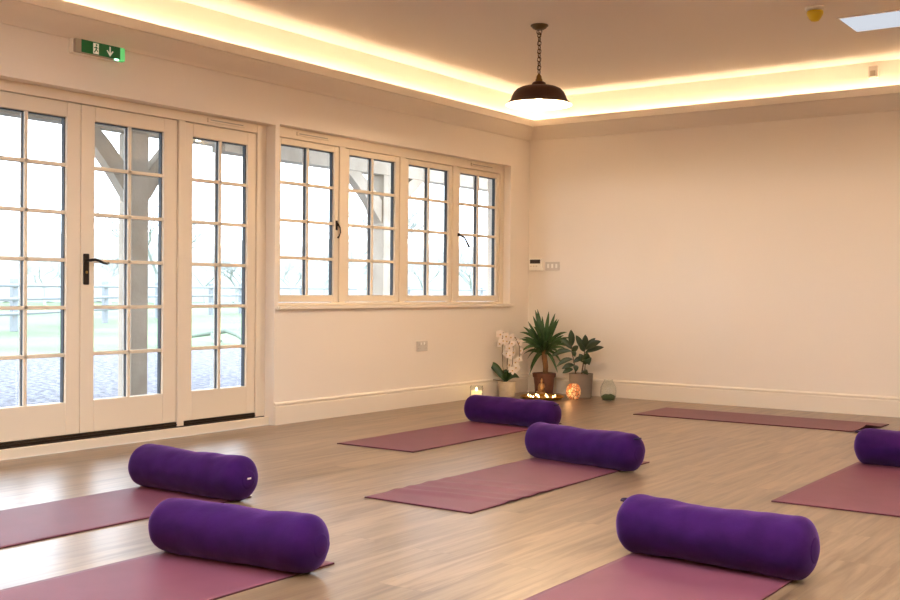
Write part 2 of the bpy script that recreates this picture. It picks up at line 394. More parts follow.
def fastener(parent, y, z, flip=1, parent_x=XW):
    p = obj('casement_fastener', bx(((parent_x, y-0.012, z-0.03), (parent_x+0.006, y+0.012, z+0.045)), bev=0.004), 'iron', parent)
    b = bmesh.new(); X = parent_x+0.022
    tube(b, [(parent_x+0.004, y, z+0.01), (X, y, z+0.01)], 0.007, 8)
    tube(b, [(X, y-flip*0.012, z+0.025), (X, y, z+0.012), (X, y+flip*0.018, z-0.01), (X, y+flip*0.024, z-0.045), (X, y+flip*0.010, z-0.075), (X, y-flip*0.006, z-0.088)],
         [0.004, 0.007, 0.006, 0.0055, 0.006, 0.008], 8)
    obj('fastener_lever', b, 'iron', p, True)
fastener(sashes[0], -2.708, 1.455, 1)
p = obj('window_stay', bx(((XW, -1.085, 1.452), (XW+0.010, -1.055, 1.480)), bev=0.003), 'iron', sashes[3])
b = bmesh.new(); tube(b, [(XW+0.01, -1.072, 1.466), (XW+0.045, -1.035, 1.44), (XW+0.052, -1.00, 1.39), (XW+0.052, -0.975, 1.362)], [0.009, 0.009, 0.009, 0.012], 8)
obj('stay_lever', b, 'iron', p, True)

# ------------------------------------------------------------------ fittings on the walls and ceiling
# exit sign
es = thing('exit_sign', 'green running man exit sign box above the glazed doors', 'exit sign', (0, -4.985, 2.376))
L2 = 0.175; Hs = 0.043; D = 0.062
obj('sign_body', bx(((0, -L2, -Hs), (0.035, L2, Hs)), bev=0.006), 'white_plastic', es)
obj('diffuser', bx(((0.035, -L2+0.004, -Hs+0.003), (D-0.004, L2-0.035, Hs-0.003)), bev=0.005), 'grey_plastic', es)
gp = obj('green_panel', bx(((D-0.006, -L2+0.045, -Hs+0.008), (D, L2-0.035, Hs-0.004))), 'sign_green', es)
obj('lit_end', bx(((0.020, L2-0.036, -Hs+0.002), (D-0.002, L2+0.004, Hs-0.002)), bev=0.006), 'sign_clear', es)
obj('indicator', bx(((D-0.004, L2-0.075, -Hs+0.001), (D+0.001, L2-0.045, -Hs+0.010)), bev=0.001), 'sign_led', es)
# pictogram: white doorway with running figure, and a down arrow
b = bmesh.new(); q = D+0.0008
prism(b, [(-0.052, -0.030), (-0.014, -0.030), (-0.014, 0.032), (-0.052, 0.032)], D, q, 'x')
obj('doorway_symbol', b, 'sign_white', gp)
b = bmesh.new(); q2 = D+0.0016
def circ(cy, cz, r, n=14): return [(cy+r*math.cos(2*PI*i/n), cz+r*math.sin(2*PI*i/n)) for i in range(n)]
prism(b, circ(-0.030, 0.022, 0.006), q, q2, 'x')
for P_ in ([(-0.038, 0.012), (-0.028, 0.014), (-0.028, -0.004), (-0.036, -0.006)], [(-0.028, 0.012), (-0.017, 0.004), (-0.019, 0.001), (-0.029, 0.007)],
           [(-0.038, 0.011), (-0.049, 0.004), (-0.047, 0.001), (-0.036, 0.006)], [(-0.036, -0.004), (-0.028, -0.003), (-0.018, -0.014), (-0.022, -0.018)],
           [(-0.036, -0.003), (-0.031, -0.006), (-0.042, -0.024), (-0.048, -0.022)]):
    prism(b, P_, q, q2, 'x')
obj('running_figure', b, 'sign_green', gp)
b = bmesh.new()
prism(b, [(0.062, 0.030), (0.071, 0.030), (0.071, -0.008), (0.084, 0.008), (0.091, 0.004), (0.0665, -0.028), (0.042, 0.004), (0.049, 0.008), (0.062, -0.008)], D, q, 'x')
obj('down_arrow', b, 'sign_white', gp)

# double socket under the windows
so = thing('wall_socket', 'white double wall socket on the wall below the windows', 'socket', (0, -1.715, 0.50))
obj('face_plate', bx(((0, -0.074, -0.044), (0.010, 0.074, 0.044)), bev=0.004), 'cream_plastic', so)
for s in (-1, 1):
    obj('rocker_switch', bx(((0.009, s*0.022-0.008, 0.010), (0.014, s*0.022+0.008, 0.030)), bev=0.002), 'white_plastic', so)
    for yy, z0_, z1_, w_ in ((0, 0.004, 0.014, 0.003), (-0.010, -0.022, -0.017, 0.004), (0.010, -0.022, -0.017, 0.004)):
        obj('pin_hole', bx(((0.0095, s*0.045+yy-w_, z0_), (0.0105, s*0.045+yy+w_, z1_))), 'grey_plastic', so)
# thermostat in the corner
th = thing('thermostat', 'white boxy thermostat with a dark display beside the room corner', 'thermostat', (0.093, 0, 1.222))
obj('case', bx(((-0.072, -0.028, -0.055), (0.072, 0, 0.060)), bev=0.005), 'white_plastic', th)
obj('display', bx(((-0.062, -0.0305, 0.012), (0.052, -0.026, 0.050)), bev=0.003), 'black_plastic', th)
b = bx(((-0.060, -0.0295, -0.018), (-0.040, -0.027, -0.008)), ((-0.030, -0.0295, -0.018), (-0.010, -0.027, -0.008)), ((0.0, -0.0295, -0.018), (0.02, -0.027, -0.008)))
obj('buttons', b, 'cream_plastic', th)
sp = thing('switch_plate', 'flat pale wall switch plate right of the thermostat', 'switch', (0.268, 0, 1.210))
obj('face_plate', bx(((-0.078, -0.009, -0.042), (0.078, 0, 0.040)), bev=0.004), 'cream_plastic', sp)
for s in (-0.045, 0.0, 0.045):
    obj('rocker_switch', bx(((s-0.010, -0.013, -0.020), (s+0.010, -0.008, 0.020)), bev=0.002), 'white_plastic', sp)
# motion sensor high on the back wall
ms = thing('motion_sensor', 'small cream motion sensor high on the back wall above the cornice', 'sensor', (3.205, 0, 2.735))
obj('case', bx(((-0.042, -0.04, -0.048), (0.035, 0, 0.050)), bev=0.010), 'cream_plastic', ms)
obj('sensor_lens', bx(((-0.026, -0.045, -0.036), (0.014, -0.037, 0.010)), bev=0.004), 'grey_plastic', ms)
# smoke detector with a yellow dust cap
sd = thing('smoke_detector', 'smoke detector on the ceiling under a yellow dust cap', 'detector', (3.32, -1.93, H))
obj('detector_base', lathe(bmesh.new(), [(0, 0), (0.062, 0), (0.062, -0.012), (0.055, -0.020), (0, -0.020)], 32), 'white_plastic', sd, True)
obj('dust_cap', lathe(bmesh.new(), [(0.050, -0.026), (0.053, -0.036), (0.049, -0.052), (0.036, -0.074), (0.024, -0.088), (0, -0.092)], 32), 'yellow', sd, True)
# flat panel
pl = thing('ceiling_light', 'flat bluish white square light panel set in the ceiling', 'ceiling light', (3.665, -1.345, H))
PW = 0.31
obj('panel_frame', bx(((-PW, -0.235, -0.006), (PW, -0.222, 0)), ((-PW, 0.222, -0.006), (PW, 0.235, 0)), ((-PW, -0.222, -0.006), (-PW+0.012, 0.222, 0)), ((PW-0.012, -0.222, -0.006), (PW, 0.222, 0))), 'trim', pl)
obj('diffuser', bx(((-PW+0.012, -0.222, -0.005), (PW-0.012, 0.222, -0.001))), 'panel', pl)

# pendant lamp
pz = 2.268
pn = thing('pendant_lamp', 'dark bronze dome pendant lamp hanging from the ceiling on a chain', 'pendant lamp', (1.592, -2.50, pz))
R = 0.232
outer = [(R, 0.0), (R-0.006, 0.006), (R-0.022, 0.018), (R-0.036, 0.034), (R-0.044, 0.058), (R-0.056, 0.084), (R-0.078, 0.106), (R-0.108, 0.120), (R-0.145, 0.127), (0.052, 0.130)]
inner = [(r-0.003, z-0.003) for r, z in outer[::-1]]
obj('lamp_shade', lathe(bmesh.new(), outer, 64), 'bronze', pn, True)
obj('shade_lining', lathe(bmesh.new(), inner, 64), 'shade_in', pn, True)
obj('shade_cap', lathe(bmesh.new(), [(0.058, 0.127), (0.058, 0.134), (0.050, 0.140), (0.046, 0.152), (0.036, 0.158), (0, 0.158)], 32), 'bronze', pn, True)
obj('lamp_holder', lathe(bmesh.new(), [(0.024, 0.156), (0.025, 0.172), (0.020, 0.180), (0.018, 0.196), (0.012, 0.206), (0.006, 0.214), (0, 0.214)], 24), 'brass', pn, True)
obj('bulb', lathe(bmesh.new(), [(0, 0.030), (0.014, 0.033), (0.026, 0.044), (0.031, 0.060), (0.028, 0.076), (0.018, 0.094), (0.014, 0.110), (0, 0.110)], 24), 'bulb', pn, True)
b = bmesh.new(); zc = 0.214; top = H-pz-0.055; nl = 10; k = 0
step = (top-zc)/nl
for i in range(nl):
    zz = zc+step*(i+0.5); a = 0 if i % 2 else PI/2
    ring = [(math.cos(t)*0.014*math.cos(a), math.cos(t)*0.014*math.sin(a), zz+math.sin(t)*(step*0.62)) for t in [2*PI*j/12 for j in range(13)]]
    tube(b, ring, 0.0034, 6, cap=False)
obj('chain', b, 'antique', pn, True)
b = bmesh.new(); tube(b, [(math.cos(t)*0.020, 0.0, top+0.010+math.sin(t)*0.020) for t in [2*PI*j/20 for j in range(21)]], 0.0035, 8, cap=False)
obj('hanging_ring', b, 'antique', pn, True)
b = bmesh.new(); n_ = 14
tube(b, [(0.008*math.sin(i*1.7), 0.008*math.cos(i*1.7), zc+(top+0.03-zc)*i/n_) for i in range(n_+1)], 0.0028, 6)
obj('flex', b, 'bronze', pn, True)
obj('ceiling_rose', lathe(bmesh.new(), [(0, top+0.022), (0.018, top+0.022), (0.030, top+0.024), (0.048, top+0.034), (0.054, top+0.044), (0.062, top+0.048), (0.062, top+0.055), (0, top+0.055)], 32), 'antique', pn, True)

# ------------------------------------------------------------------ yoga mats
def yoga_mat(label, x0, y0, w, l, rz=0.0, ripple=0.0, curl=False, seed=0, group='mauve yoga mats laid on the oak floor'):
    """local: x across the width, y along the length; origin at the near-left corner"""
    nx, ny = 26, 90; th_ = 0.0055
    bm = bmesh.new(); top_ = []; bot = []
    def hgt(u, v):
        z = 0.0
        if ripple and 0.08 < v < 0.48:
            for c_, a_, s_ in ((0.15, 1.0, 0.020), (0.215, 0.8, 0.018), (0.30, 0.9, 0.022), (0.38, 0.5, 0.02)):
                z += ripple*a_*math.exp(-((v-c_-0.05*(u-0.5))/s_)**2)*(0.45+0.55*math.sin(PI*min(1, max(0, u*1.05))))
        if curl:
            d_ = (v-0.93)/0.07
            if d_ > 0: z += 0.055*d_*d_*max(0, (u-0.35)/0.65)
        return z
    for j in range(ny+1):
        v = j/ny; rt = []; rb = []
        for i in range(nx+1):
            u = i/nx; h = hgt(u, v)
            ex = 0.002*noise.noise((u*0+0.3, v*9, seed))
            rt.append(bm.verts.new((u*w+ex, v*l, th_+h))); rb.append(bm.verts.new((u*w+ex, v*l, h)))
        top_.append(rt); bot.append(rb)
    for j in range(ny):
        for i in range(nx):
            f = bm.faces.new((top_[j][i], top_[j][i+1], top_[j+1][i+1], top_[j+1][i])); f.material_index = 0; f.smooth = True
            f = bm.faces.new((bot[j][i], bot[j+1][i], bot[j+1][i+1], bot[j][i+1])); f.material_index = 1; f.smooth = True
    for j in range(ny):
        for i in (0, nx):
            f = bm.faces.new((top_[j][i], top_[j+1][i], bot[j+1][i], bot[j][i])); f.material_index = 1
    for i in range(nx):
        for j in (0, ny):
            f = bm.faces.new((top_[j][i], bot[j][i], bot[j][i+1], top_[j][i+1])); f.material_index = 1
    o = obj('yoga_mat', bm, ['mat', 'mat_edge'])
    o.location = (x0, y0, 0.0); o.rotation_euler = (0, 0, rz)
    return tag(o, label, 'yoga mat', group)
# ripples wider side comes first on mats seen in the photo
yoga_mat('mauve yoga mat lying nearest the glazed doors on the far left', 1.225, -7.22, 0.61, 1.76, 0.0, seed=1)
yoga_mat('mauve yoga mat at bottom left under the closest left bolster', 2.350, -7.985, 0.61, 1.83, 0.0, seed=2)
yoga_mat('mauve yoga mat below the windows, under the bolster nearest the plants', 0.972, -3.885, 0.60, 1.80, 0.006, seed=3)
yoga_mat('mauve yoga mat with ripples near its front edge, centre of the floor', 2.252, -5.145, 0.60, 1.80, 0.0, ripple=0.012, seed=4)
yoga_mat('mauve yoga mat at the right edge of the photo, mostly bare', 3.800, -4.06, 0.61, 1.80, -0.0, seed=5)
yoga_mat('mauve yoga mat at the bottom edge under the large front right bolster', 3.735, -7.12, 0.60, 1.80, 0.0, seed=6)
yoga_mat('bare mauve yoga mat laid along the back wall, one corner curling up', 3.470, -1.195, 0.63, 1.78, PI/2, curl=True, seed=7)
bpy.data.objects['yoga_mat.006'].location = (3.46, -1.195, 0.0)
def _fix():
    o = bpy.data.objects['yoga_mat.006']     # this mat runs along x: its start is at the left, its curl at the right
    o.rotation_euler = (0, 0, -PI/2); o.location = (1.70, -0.56, 0.0)
_fix()

# ------------------------------------------------------------------ bolsters
def bolster(label, cx, cy, L, R, rz, seed, sag=0.05, loop_end=1, tag_end=0, sagc=0.1, zb=0.0055):
    t = thing('bolster', label, 'bolster', (cx, cy, zb), rz, 'purple cotton bolsters on the yoga mats')
    e = 0.075; ns, nt_ = 64, 56
    bm = bmesh.new(); rings = []
    zc = R*0.97
    def rad(s, th):
        d = (1-abs(s))*L/2; k = min(1, max(0, 1-d/e)); r = R*(1-k**2.7*0.86)**(1/2.1)
        up = max(0, math.sin(th))
        r *= 1-sag*up*math.exp(-((s-sagc)/0.42)**2)
        p = (s*2.2, math.cos(th)*0.9, math.sin(th)*0.9+seed*5.1)
        r += R*0.06*noise.noise(p)*(1-k) + R*0.035*noise.noise((s*6+th*0.6, math.cos(th)*1.5, math.sin(th)*1.5+seed))
        # gathered folds near the ends
        r += R*0.010*math.sin(th*9+seed)*noise.noise((s*5, seed, th))*(1-k*0.5)
        return r
    ss = []
    for i in range(ns+1):
        a = -1+2*i/ns; ss.append(math.copysign(1-(1-abs(a))**1.5, a))
    for s in ss:
        ring = []
        for j in range(nt_):
            th = 2*PI*j/nt_; r = rad(s, th)
            z = zc+r*math.sin(th); z = max(z, 0.0 + 0.0)
            ring.append(bm.verts.new((s*L/2, r*math.cos(th), z)))
        rings.append(ring)
    for A, B in zip(rings, rings[1:]):
        for j in range(nt_):
            bm.faces.new((A[j], A[(j+1) % nt_], B[(j+1) % nt_], B[j]))
    r_end = [sum(((v.co.y)**2+(v.co.z-zc)**2)**0.5 for v in R_)/nt_ for R_ in (rings[0], rings[-1])]
    body = obj('body', bm, 'purple', t, True)
    for sgn, ring in ((-1, r_end[0]), (1, r_end[1])):
        # end panel: softly domed disc sewn on with a raised seam
        b = bmesh.new()
        lathe(b, [(ring+0.002, -0.010), (ring+0.004, -0.004), (ring+0.001, 0.001), (ring-0.006, 0.002), (ring*0.6, 0.0055), (0, 0.007)], 40)
        bmesh.ops.rotate(b, cent=(0, 0, 0), matrix=Matrix.Rotation(sgn*PI/2, 3, 'Y'), verts=b.verts)
        bmesh.ops.translate(b, vec=(sgn*L/2, 0, zc), verts=b.verts)
        obj('end_panel', b, 'purple_seam', t, True)
    if loop_end:
        b = bmesh.new(); X = loop_end*(L/2-0.012)
        pts = [(X-loop_end*0.012, -0.020, zc+R*0.74), (X+loop_end*0.010, -0.017, zc+R*0.76), (X+loop_end*0.014, 0.0, zc+R*0.77), (X+loop_end*0.010, 0.017, zc+R*0.76), (X-loop_end*0.012, 0.020, zc+R*0.74)]
        tube(b, pts, 0.0045, 6)
        obj('carry_loop', b, 'dark_strap', t, True)
    if tag_end:
        b = bx(((tag_end*(L/2+0.002), -0.016, zc+0.002), (tag_end*(L/2+0.009), 0.008, zc+0.010)), bev=0.002)
        obj('fabric_tag', b, 'tag', t)
    return t
bolster('purple bolster nearest the glazed doors, small white tag on its end', 1.548, -5.572, 0.740, 0.103, 0.03, 1, 0.07, 0, 1, 0.0)
bolster('purple bolster at lower left, in front of the one by the doors', 2.672, -6.350, 0.720, 0.100, 0.13, 2, 0.05, 0, 0, 0.2)
bolster('purple bolster furthest back, in front of the candle and potted plants', 1.324, -2.392, 0.785, 0.099, -0.05, 3, 0.05, 1, 0, 0.1)
bolster('purple bolster in the centre of the floor on the rippled mat', 2.584, -3.643, 0.762, 0.103, -0.17, 4, 0.05, 1, 0, -0.05)
bolster('purple bolster at lower right, nearest to the bottom edge', 4.039, -5.356, 0.726, 0.107, -0.04, 5, 0.08, -1, 0, -0.15)
bolster('purple bolster cut off by the right edge, on the right-hand mat', 4.165, -2.62, 0.740, 0.102, 0.0, 6, 0.04, -1, 0, 0.2)

# ------------------------------------------------------------------ plants and candles in the corner
VIEW = Vector((0.58, -0.815, 0.05)); FACE = 0.5
def leaf_strip(bm, base, tip, width, droop=0.0, fold=0.25, n=9, pw=0.6, side=None, mi=0, peak=0.4):
    """a leaf blade: two-sided folded strip from base to tip, drooping"""
    base, tip = Vector(base), Vector(tip); d = tip-base; L = d.length
    s = side or (d.normalized().cross(VIEW)*FACE+d.normalized().cross(Vector((0, 0, 1)))*(1-FACE))
    s = Vector(s)
    if s.length < 1e-4: s = Vector((1, 0, 0))
    s.normalize(); nrm = s.cross(d).normalized()
    rows = []
    for i in range(n+1):
        t = i/n
        p = base+d*t+Vector((0, 0, droop*4*t*(1-t)))
        w = width*0.5*(math.sin(PI*min(1, (t/peak)*0.5 if t < peak else 0.5+0.5*(t-peak)/(1-peak)))**pw) if 0 < t < 1 else 0.0008
        w = max(w, 0.0008)
        rows.append([bm.verts.new(p-s*w+nrm*w*fold), bm.verts.new(p), bm.verts.new(p+s*w+nrm*w*fold)])
    for A, B in zip(rows, rows[1:]):
        for k in range(2):
            f = bm.faces.new((A[k], A[k+1], B[k+1], B[k])); f.material_index = mi; f.smooth = True

def solid(o, th=0.0012):
    m = o.modifiers.new('s', 'SOLIDIFY'); m.thickness = th; m.offset = 0
    return o

# yucca
yc = thing('potted_yucca', 'spiky green yucca in a brown pot, tallest of the corner plants', 'potted plant', (0.325, -0.24, 0))
obj('pot', lathe(bmesh.new(), [(0, 0), (0.078, 0), (0.082, 0.01), (0.098, 0.165), (0.106, 0.168), (0.110, 0.205), (0.102, 0.207), (0.096, 0.185), (0, 0.185)], 40), 'terracotta', yc, False)
obj('soil', lathe(bmesh.new(), [(0.097, 0.186), (0.05, 0.190), (0, 0.192)], 30), 'soil', yc, True)
b = bmesh.new(); tube(b, [(0.012, 0, 0.18), (0.016, 0.0, 0.26), (0.004, 0, 0.34), (-0.004, 0, 0.42)], [0.026, 0.024, 0.026, 0.020], 14)
obj('trunk', b, 'trunk', yc, True)
b = bmesh.new(); rnd = random.Random(11)
for i in range(44):
    az = i*2.399; el = 1.45-1.35*(i/44)**0.9+rnd.uniform(-0.1, 0.1)
    L = rnd.uniform(0.25, 0.35)*(0.80+0.32*math.sin(max(0, el)))*1.04
    c0 = Vector((-0.002, 0, 0.40+rnd.uniform(-0.04, 0.04)))
    d = Vector((math.cos(az)*math.cos(el), math.sin(az)*math.cos(el)*0.75, math.sin(el)))
    if c0.y+d.y*L > 0.20: L = 0.20/max(d.y, 0.1)
    leaf_strip(b, c0+d*0.012, c0+d*L-Vector((0, 0, 0.04*math.cos(el))), rnd.uniform(0.036, 0.046), 0.045*math.cos(el), 0.35, 8, 0.7, peak=0.35)
for az, L, z in ((PI*0.96, 0.15, 0.18), (PI*1.1, 0.13, 0.24), (-0.15, 0.17, 0.22), (0.1, 0.2, 0.30), (PI*0.98, 0.17, 0.33)):
    c0 = Vector((0, 0, 0.40)); tip = Vector((math.cos(az)*L, math.sin(az)*L*0.5-0.03, z))
    leaf_strip(b, c0, tip, 0.032, 0.05, 0.3, 8, 0.7)
solid(obj('foliage', b, 'yleaf', yc))

# rubber plant
FACE = 0.8
def F(px, py, y=0.0): return (0.624+(px-569)*0.01021-0.72, y, 0.014+(397-py)*0.00905)
rp = thing('potted_rubber_plant', 'broad leaved rubber plant in a grey pot behind the amber lantern', 'potted plant', (0.72, -0.25, 0))
obj('pot', lathe(bmesh.new(), [(0, 0), (0.090, 0), (0.096, 0.006), (0.108, 0.205), (0.110, 0.222), (0.102, 0.223), (0.098, 0.20), (0, 0.195)], 40), 'ceramic_grey', rp, False)
obj('soil', lathe(bmesh.new(), [(0.0985, 0.199), (0.05, 0.203), (0, 0.206)], 30), 'soil', rp, True)
b = bmesh.new()
tube(b, [F(573, 375), F(572, 364, -.01), F(570, 352, -.02), F(570, 345, -.02)], [0.006, 0.005, 0.005, 0.003], 8)
tube(b, [F(579, 375), F(580, 365, .01), F(581, 355, .01), F(582, 346, 0)], [0.007, 0.006, 0.005, 0.003], 8)
tube(b, [F(582, 375), F(584, 366, -.03), F(585, 360, -.04)], [0.005, 0.004, 0.003], 8)
obj('stem', b, 'stem', rp, True)
b = bmesh.new()
for (bx_, by_, tx, ty, w, y0_, y1_, dr) in (
    (570, 347, 570.5, 330, 0.062, -.02, -.05, .0), (570, 350, 560.5, 339, 0.055, -.02, -.06, .01), (570, 352, 552, 359, 0.050, -.02, -.10, .03),
    (570, 354, 578, 346, 0.050, -.02, -.05, .01), (571, 360, 558, 368, 0.045, -.01, -.09, .025), (571, 352, 577, 357, 0.045, -.02, -.09, .01),
    (572, 366, 563, 370, 0.045, 0, -.08, .015), (573, 366, 578, 372, 0.05, 0, -.09, .01),
    (581, 352, 575, 335.5, 0.055, 0, -.04, .01), (582, 349, 584, 334.5, 0.060, 0, -.03, .0), (582, 350, 601, 340.5, 0.062, 0, -.06, .012),
    (582, 353, 598, 347, 0.048, 0, .06, .01), (582, 352, 580, 343, 0.050, 0, -.07, .0), (583, 362, 594, 364, 0.085, -.02, -.14, .035),
    (583, 363, 579, 354, 0.06, -.02, -.05, .0), (584, 365, 588, 352, 0.075, -.03, -.07, .0), (580, 372, 591, 374, 0.05, -.02, -.11, .015),
    (571, 370, 565, 374, 0.045, -.01, -.1, .01), (581, 358, 574, 363, 0.045, 0, -.07, .01), (581, 348, 590, 338, 0.045, 0, .05, .0)):
    leaf_strip(b, F(bx_, by_, y0_), F(tx, ty, y1_), w, dr, 0.16, 9, 0.75, side=None, peak=0.5)
solid(obj('foliage', b, 'rleaf', rp))

# orchid
def G(px, py, y=0.0): return ((px-506.4)*0.01021*0.97, y, (396.6-py)*0.0090)
oc = thing('potted_orchid', 'white flowering orchid in a small cream pot under the windows', 'potted plant', (0.145, -0.60, 0))
obj('pot', lathe(bmesh.new(), [(0, 0), (0.070, 0), (0.076, 0.006), (0.080, 0.128), (0.084, 0.134), (0.082, 0.142), (0.074, 0.140), (0.070, 0.12), (0, 0.118)], 40), 'ceramic', oc, False)
obj('bark', lathe(bmesh.new(), [(0.071, 0.121), (0.04, 0.126), (0, 0.128)], 30), 'soil', oc, True)
b = bmesh.new()
for tx, ty, w, y1_, dr in ((488.5, 362, 0.070, -.03, .02), (514.5, 371, 0.075, -.08, .05), (509, 374, 0.06, -.12, .04), (498, 371, 0.06, .05, .04), (516, 377, 0.05, .06, .04)):
    leaf_strip(b, G(505, 382), G(tx, ty, y1_), w, dr, 0.2, 9, 0.6, peak=0.6)
solid(obj('foliage', b, 'leaf', oc), 0.003)
b = bmesh.new()
st1 = [G(504, 383), G(502, 365, -.01), G(501.5, 350, -.01), G(502, 338, -.02), G(503, 331, -.02)]
st2 = [G(506, 383), G(506.5, 360), G(508, 343), G(512, 335, -.01), G(517, 336, -.03), G(522, 345, -.04), G(523, 355, -.05)]
tube(b, st1, [0.0035]*5, 6); tube(b, st2, [0.0035]*7, 6)
tube(b, [G(512, 335, -.01), G(516, 348, -.05), G(516, 362, -.06), G(514, 370, -.06)], 0.0025, 6)
obj('flower_stem', b, 'stem', oc, True)
b = bmesh.new(); tube(b, [G(504, 381.5), G(495, 380, -.03), G(484.5, 379.8, -.05)], [0.004, 0.0035, 0.002], 6)
obj('aerial_root', b, 'stem', oc, True)
def flower_mesh():
    bm = bmesh.new()
    for k in range(5):
        a = PI/2+k*2*PI/5; w = 0.036 if k in (1, 4) else 0.026
        tip = Vector((math.cos(a)*0.040, -0.004, math.sin(a)*0.040)); s = Vector((-math.sin(a), 0, math.cos(a)))
        leaf_strip(bm, (0, 0, 0), tip, w, 0, 0.15, 5, 0.6, side=s, peak=0.55)
    t = bmesh.new(); bmesh.ops.create_icosphere(t, subdivisions=1, radius=0.007, matrix=Matrix.Translation((0, -0.006, -0.003)))
    for f in t.faces: f.material_index = 1
    me = bpy.data.meshes.new('t'); t.to_mesh(me); t.free(); bm.from_mesh(me)
    return bm
fo = obj('flower', flower_mesh(), ['petal', 'petal_c'], oc)
first = True; rnd = random.Random(5)
for (px, py) in ((501, 333), (503, 340), (500, 343), (509, 340), (513, 336), (516, 342), (520, 341), (511, 347), (523, 349), (518, 351), (513, 354), (522, 357), (517, 361), (512, 364), (516, 369), (509, 335), (507, 352), (520, 366)):
    o = fo if first else fo.copy()
    if not first: C.objects.link(o)
    first = False
    o.parent = oc; o.location = Vector(G(px, py, -0.04+rnd.uniform(-.03, .02)))
    o.rotation_euler = (rnd.uniform(-.5, .3), rnd.uniform(-.6, .6), rnd.uniform(-.7, .9)); s_ = rnd.uniform(0.95, 1.2); o.scale = (s_, s_, s_)

def add_flame(parent, x, y, z, s=1.0):
    b = bmesh.new(); lathe(b, [(0, 0), (0.004*s, 0.003*s), (0.0055*s, 0.008*s), (0.004*s, 0.016*s), (0.0015*s, 0.023*s), (0, 0.026*s)], 10, (x, y, z))
    return obj('flame', b, 'flame', parent, True)
# candle in a glass by the wall
cd = thing('glass_candle', 'lit candle in a glass jar behind the furthest bolster', 'candle', (0.125, -1.07, 0))
obj('glass_jar', lathe(bmesh.new(), [(0.045, 0.0), (0.056, 0.006), (0.060, 0.04), (0.058, 0.10), (0.056, 0.130), (0.053, 0.130), (0.055, 0.10), (0.057, 0.04), (0.052, 0.010), (0, 0.010)], 32), 'clearglass', cd, True)
obj('wax', lathe(bmesh.new(), [(0, 0.011), (0.046, 0.011), (0.047, 0.085), (0.035, 0.082), (0, 0.080)], 28), 'wax', cd, True)
add_flame(cd, 0, 0, 0.083, 1.3)
# gold tray with tealights
TX, TY = 0.505, -0.580
tr = thing('candle_tray', 'round gold tray full of lit tealights in front of the plants', 'tray', (TX, TY, 0))
obj('dish', lathe(bmesh.new(), [(0, 0.0), (0.150, 0.0), (0.176, 0.006), (0.192, 0.022), (0.200, 0.026), (0.198, 0.030), (0.188, 0.027), (0.172, 0.012), (0.150, 0.007), (0, 0.007)], 48), 'gold', tr, True)
spots = [(-0.13, -0.02), (-0.095, 0.055), (-0.07, -0.08), (-0.04, 0.0), (-0.02, 0.10), (0.02, -0.09), (0.03, 0.03), (0.075, -0.03), (0.095, 0.07), (0.12, -0.01), (-0.01, -0.135)]
proto = None
for (a, c_) in spots:
    if proto is None:
        proto = thing('tealight', 'small lit tealight on the gold tray', 'candle', (TX+a, TY+c_, 0.0075), 0, 'tealights on the gold tray')
        parts = [obj('cup', lathe(bmesh.new(), [(0, 0), (0.019, 0), (0.0195, 0.014), (0.0185, 0.014), (0.018, 0.002), (0, 0.002)], 20), 'gold', proto, True),
                 obj('wax', lathe(bmesh.new(), [(0, 0.003), (0.0178, 0.003), (0.0178, 0.012), (0, 0.011)], 20), 'wax', proto, True),
                 add_flame(proto, 0, 0, 0.012, 0.75)]
    else:
        r_ = proto.copy(); C.objects.link(r_); r_.location = (TX+a, TY+c_, 0.0075)
        for ch in parts:
            k = ch.copy(); C.objects.link(k); k.parent = r_
# seated figurine in front of the yucca pot
fg = thing('figurine', 'small bronze seated figurine between the tray and brown pot', 'figurine', (0.372, -0.362, 0))
b = bmesh.new()
lathe(b, [(0, 0), (0.036, 0), (0.038, 0.012), (0.033, 0.018), (0, 0.018)], 24)
obj('plinth', b, 'figurine', fg, True)
b = bmesh.new()
me = bmesh.new()
vs = [((0, 0, 0.045), 0.022), ((0, 0, 0.075), 0.018), ((0, 0, 0.098), 0.019), ((0, 0, 0.112), 0.008)]
tube(b, [v for v, _ in vs], [r for _, r in vs], 16)
for s in (-1, 1):
    tube(b, [(s*0.012, 0.0, 0.034), (s*0.036, -0.012, 0.030), (s*0.012, -0.030, 0.030), (-s*0.010, -0.030, 0.028)], [0.015, 0.012, 0.010, 0.007], 10)
    tube(b, [(s*0.018, 0, 0.102), (s*0.027, -0.004, 0.078), (s*0.020, -0.018, 0.056), (0, -0.026, 0.046)], [0.007, 0.0065, 0.0055, 0.005], 10)
obj('body', b, 'figurine', fg, True)
b = bmesh.new(); bmesh.ops.create_uvsphere(b, u_segments=16, v_segments=12, radius=0.0135, matrix=Matrix.Translation((0, -0.002, 0.125)) @ Matrix.Diagonal((0.9, 0.95, 1.15, 1)))
bmesh.ops.create_uvsphere(b, u_segments=10, v_segments=8, radius=0.006, matrix=Matrix.Translation((0, 0.0, 0.143)))
obj('head', b, 'figurine', fg, True)
# mosaic lantern
ln = thing('mosaic_lantern', 'glowing amber mosaic glass lantern in front of the grey pot', 'lantern', (0.745, -0.435, 0))
obj('glass_bowl', lathe(bmesh.new(), [(0.030, 0.0), (0.045, 0.004), (0.060, 0.03), (0.067, 0.065), (0.064, 0.098), (0.050, 0.128), (0.036, 0.142), (0.032, 0.142), (0.046, 0.125), (0.059, 0.098), (0.062, 0.065), (0.055, 0.032), (0.040, 0.008), (0, 0.008)], 36), 'mosaic', ln, True)
fg.scale = (1.12, 1.12, 1.12)
add_flame(ln, 0, 0, 0.03, 1.6)
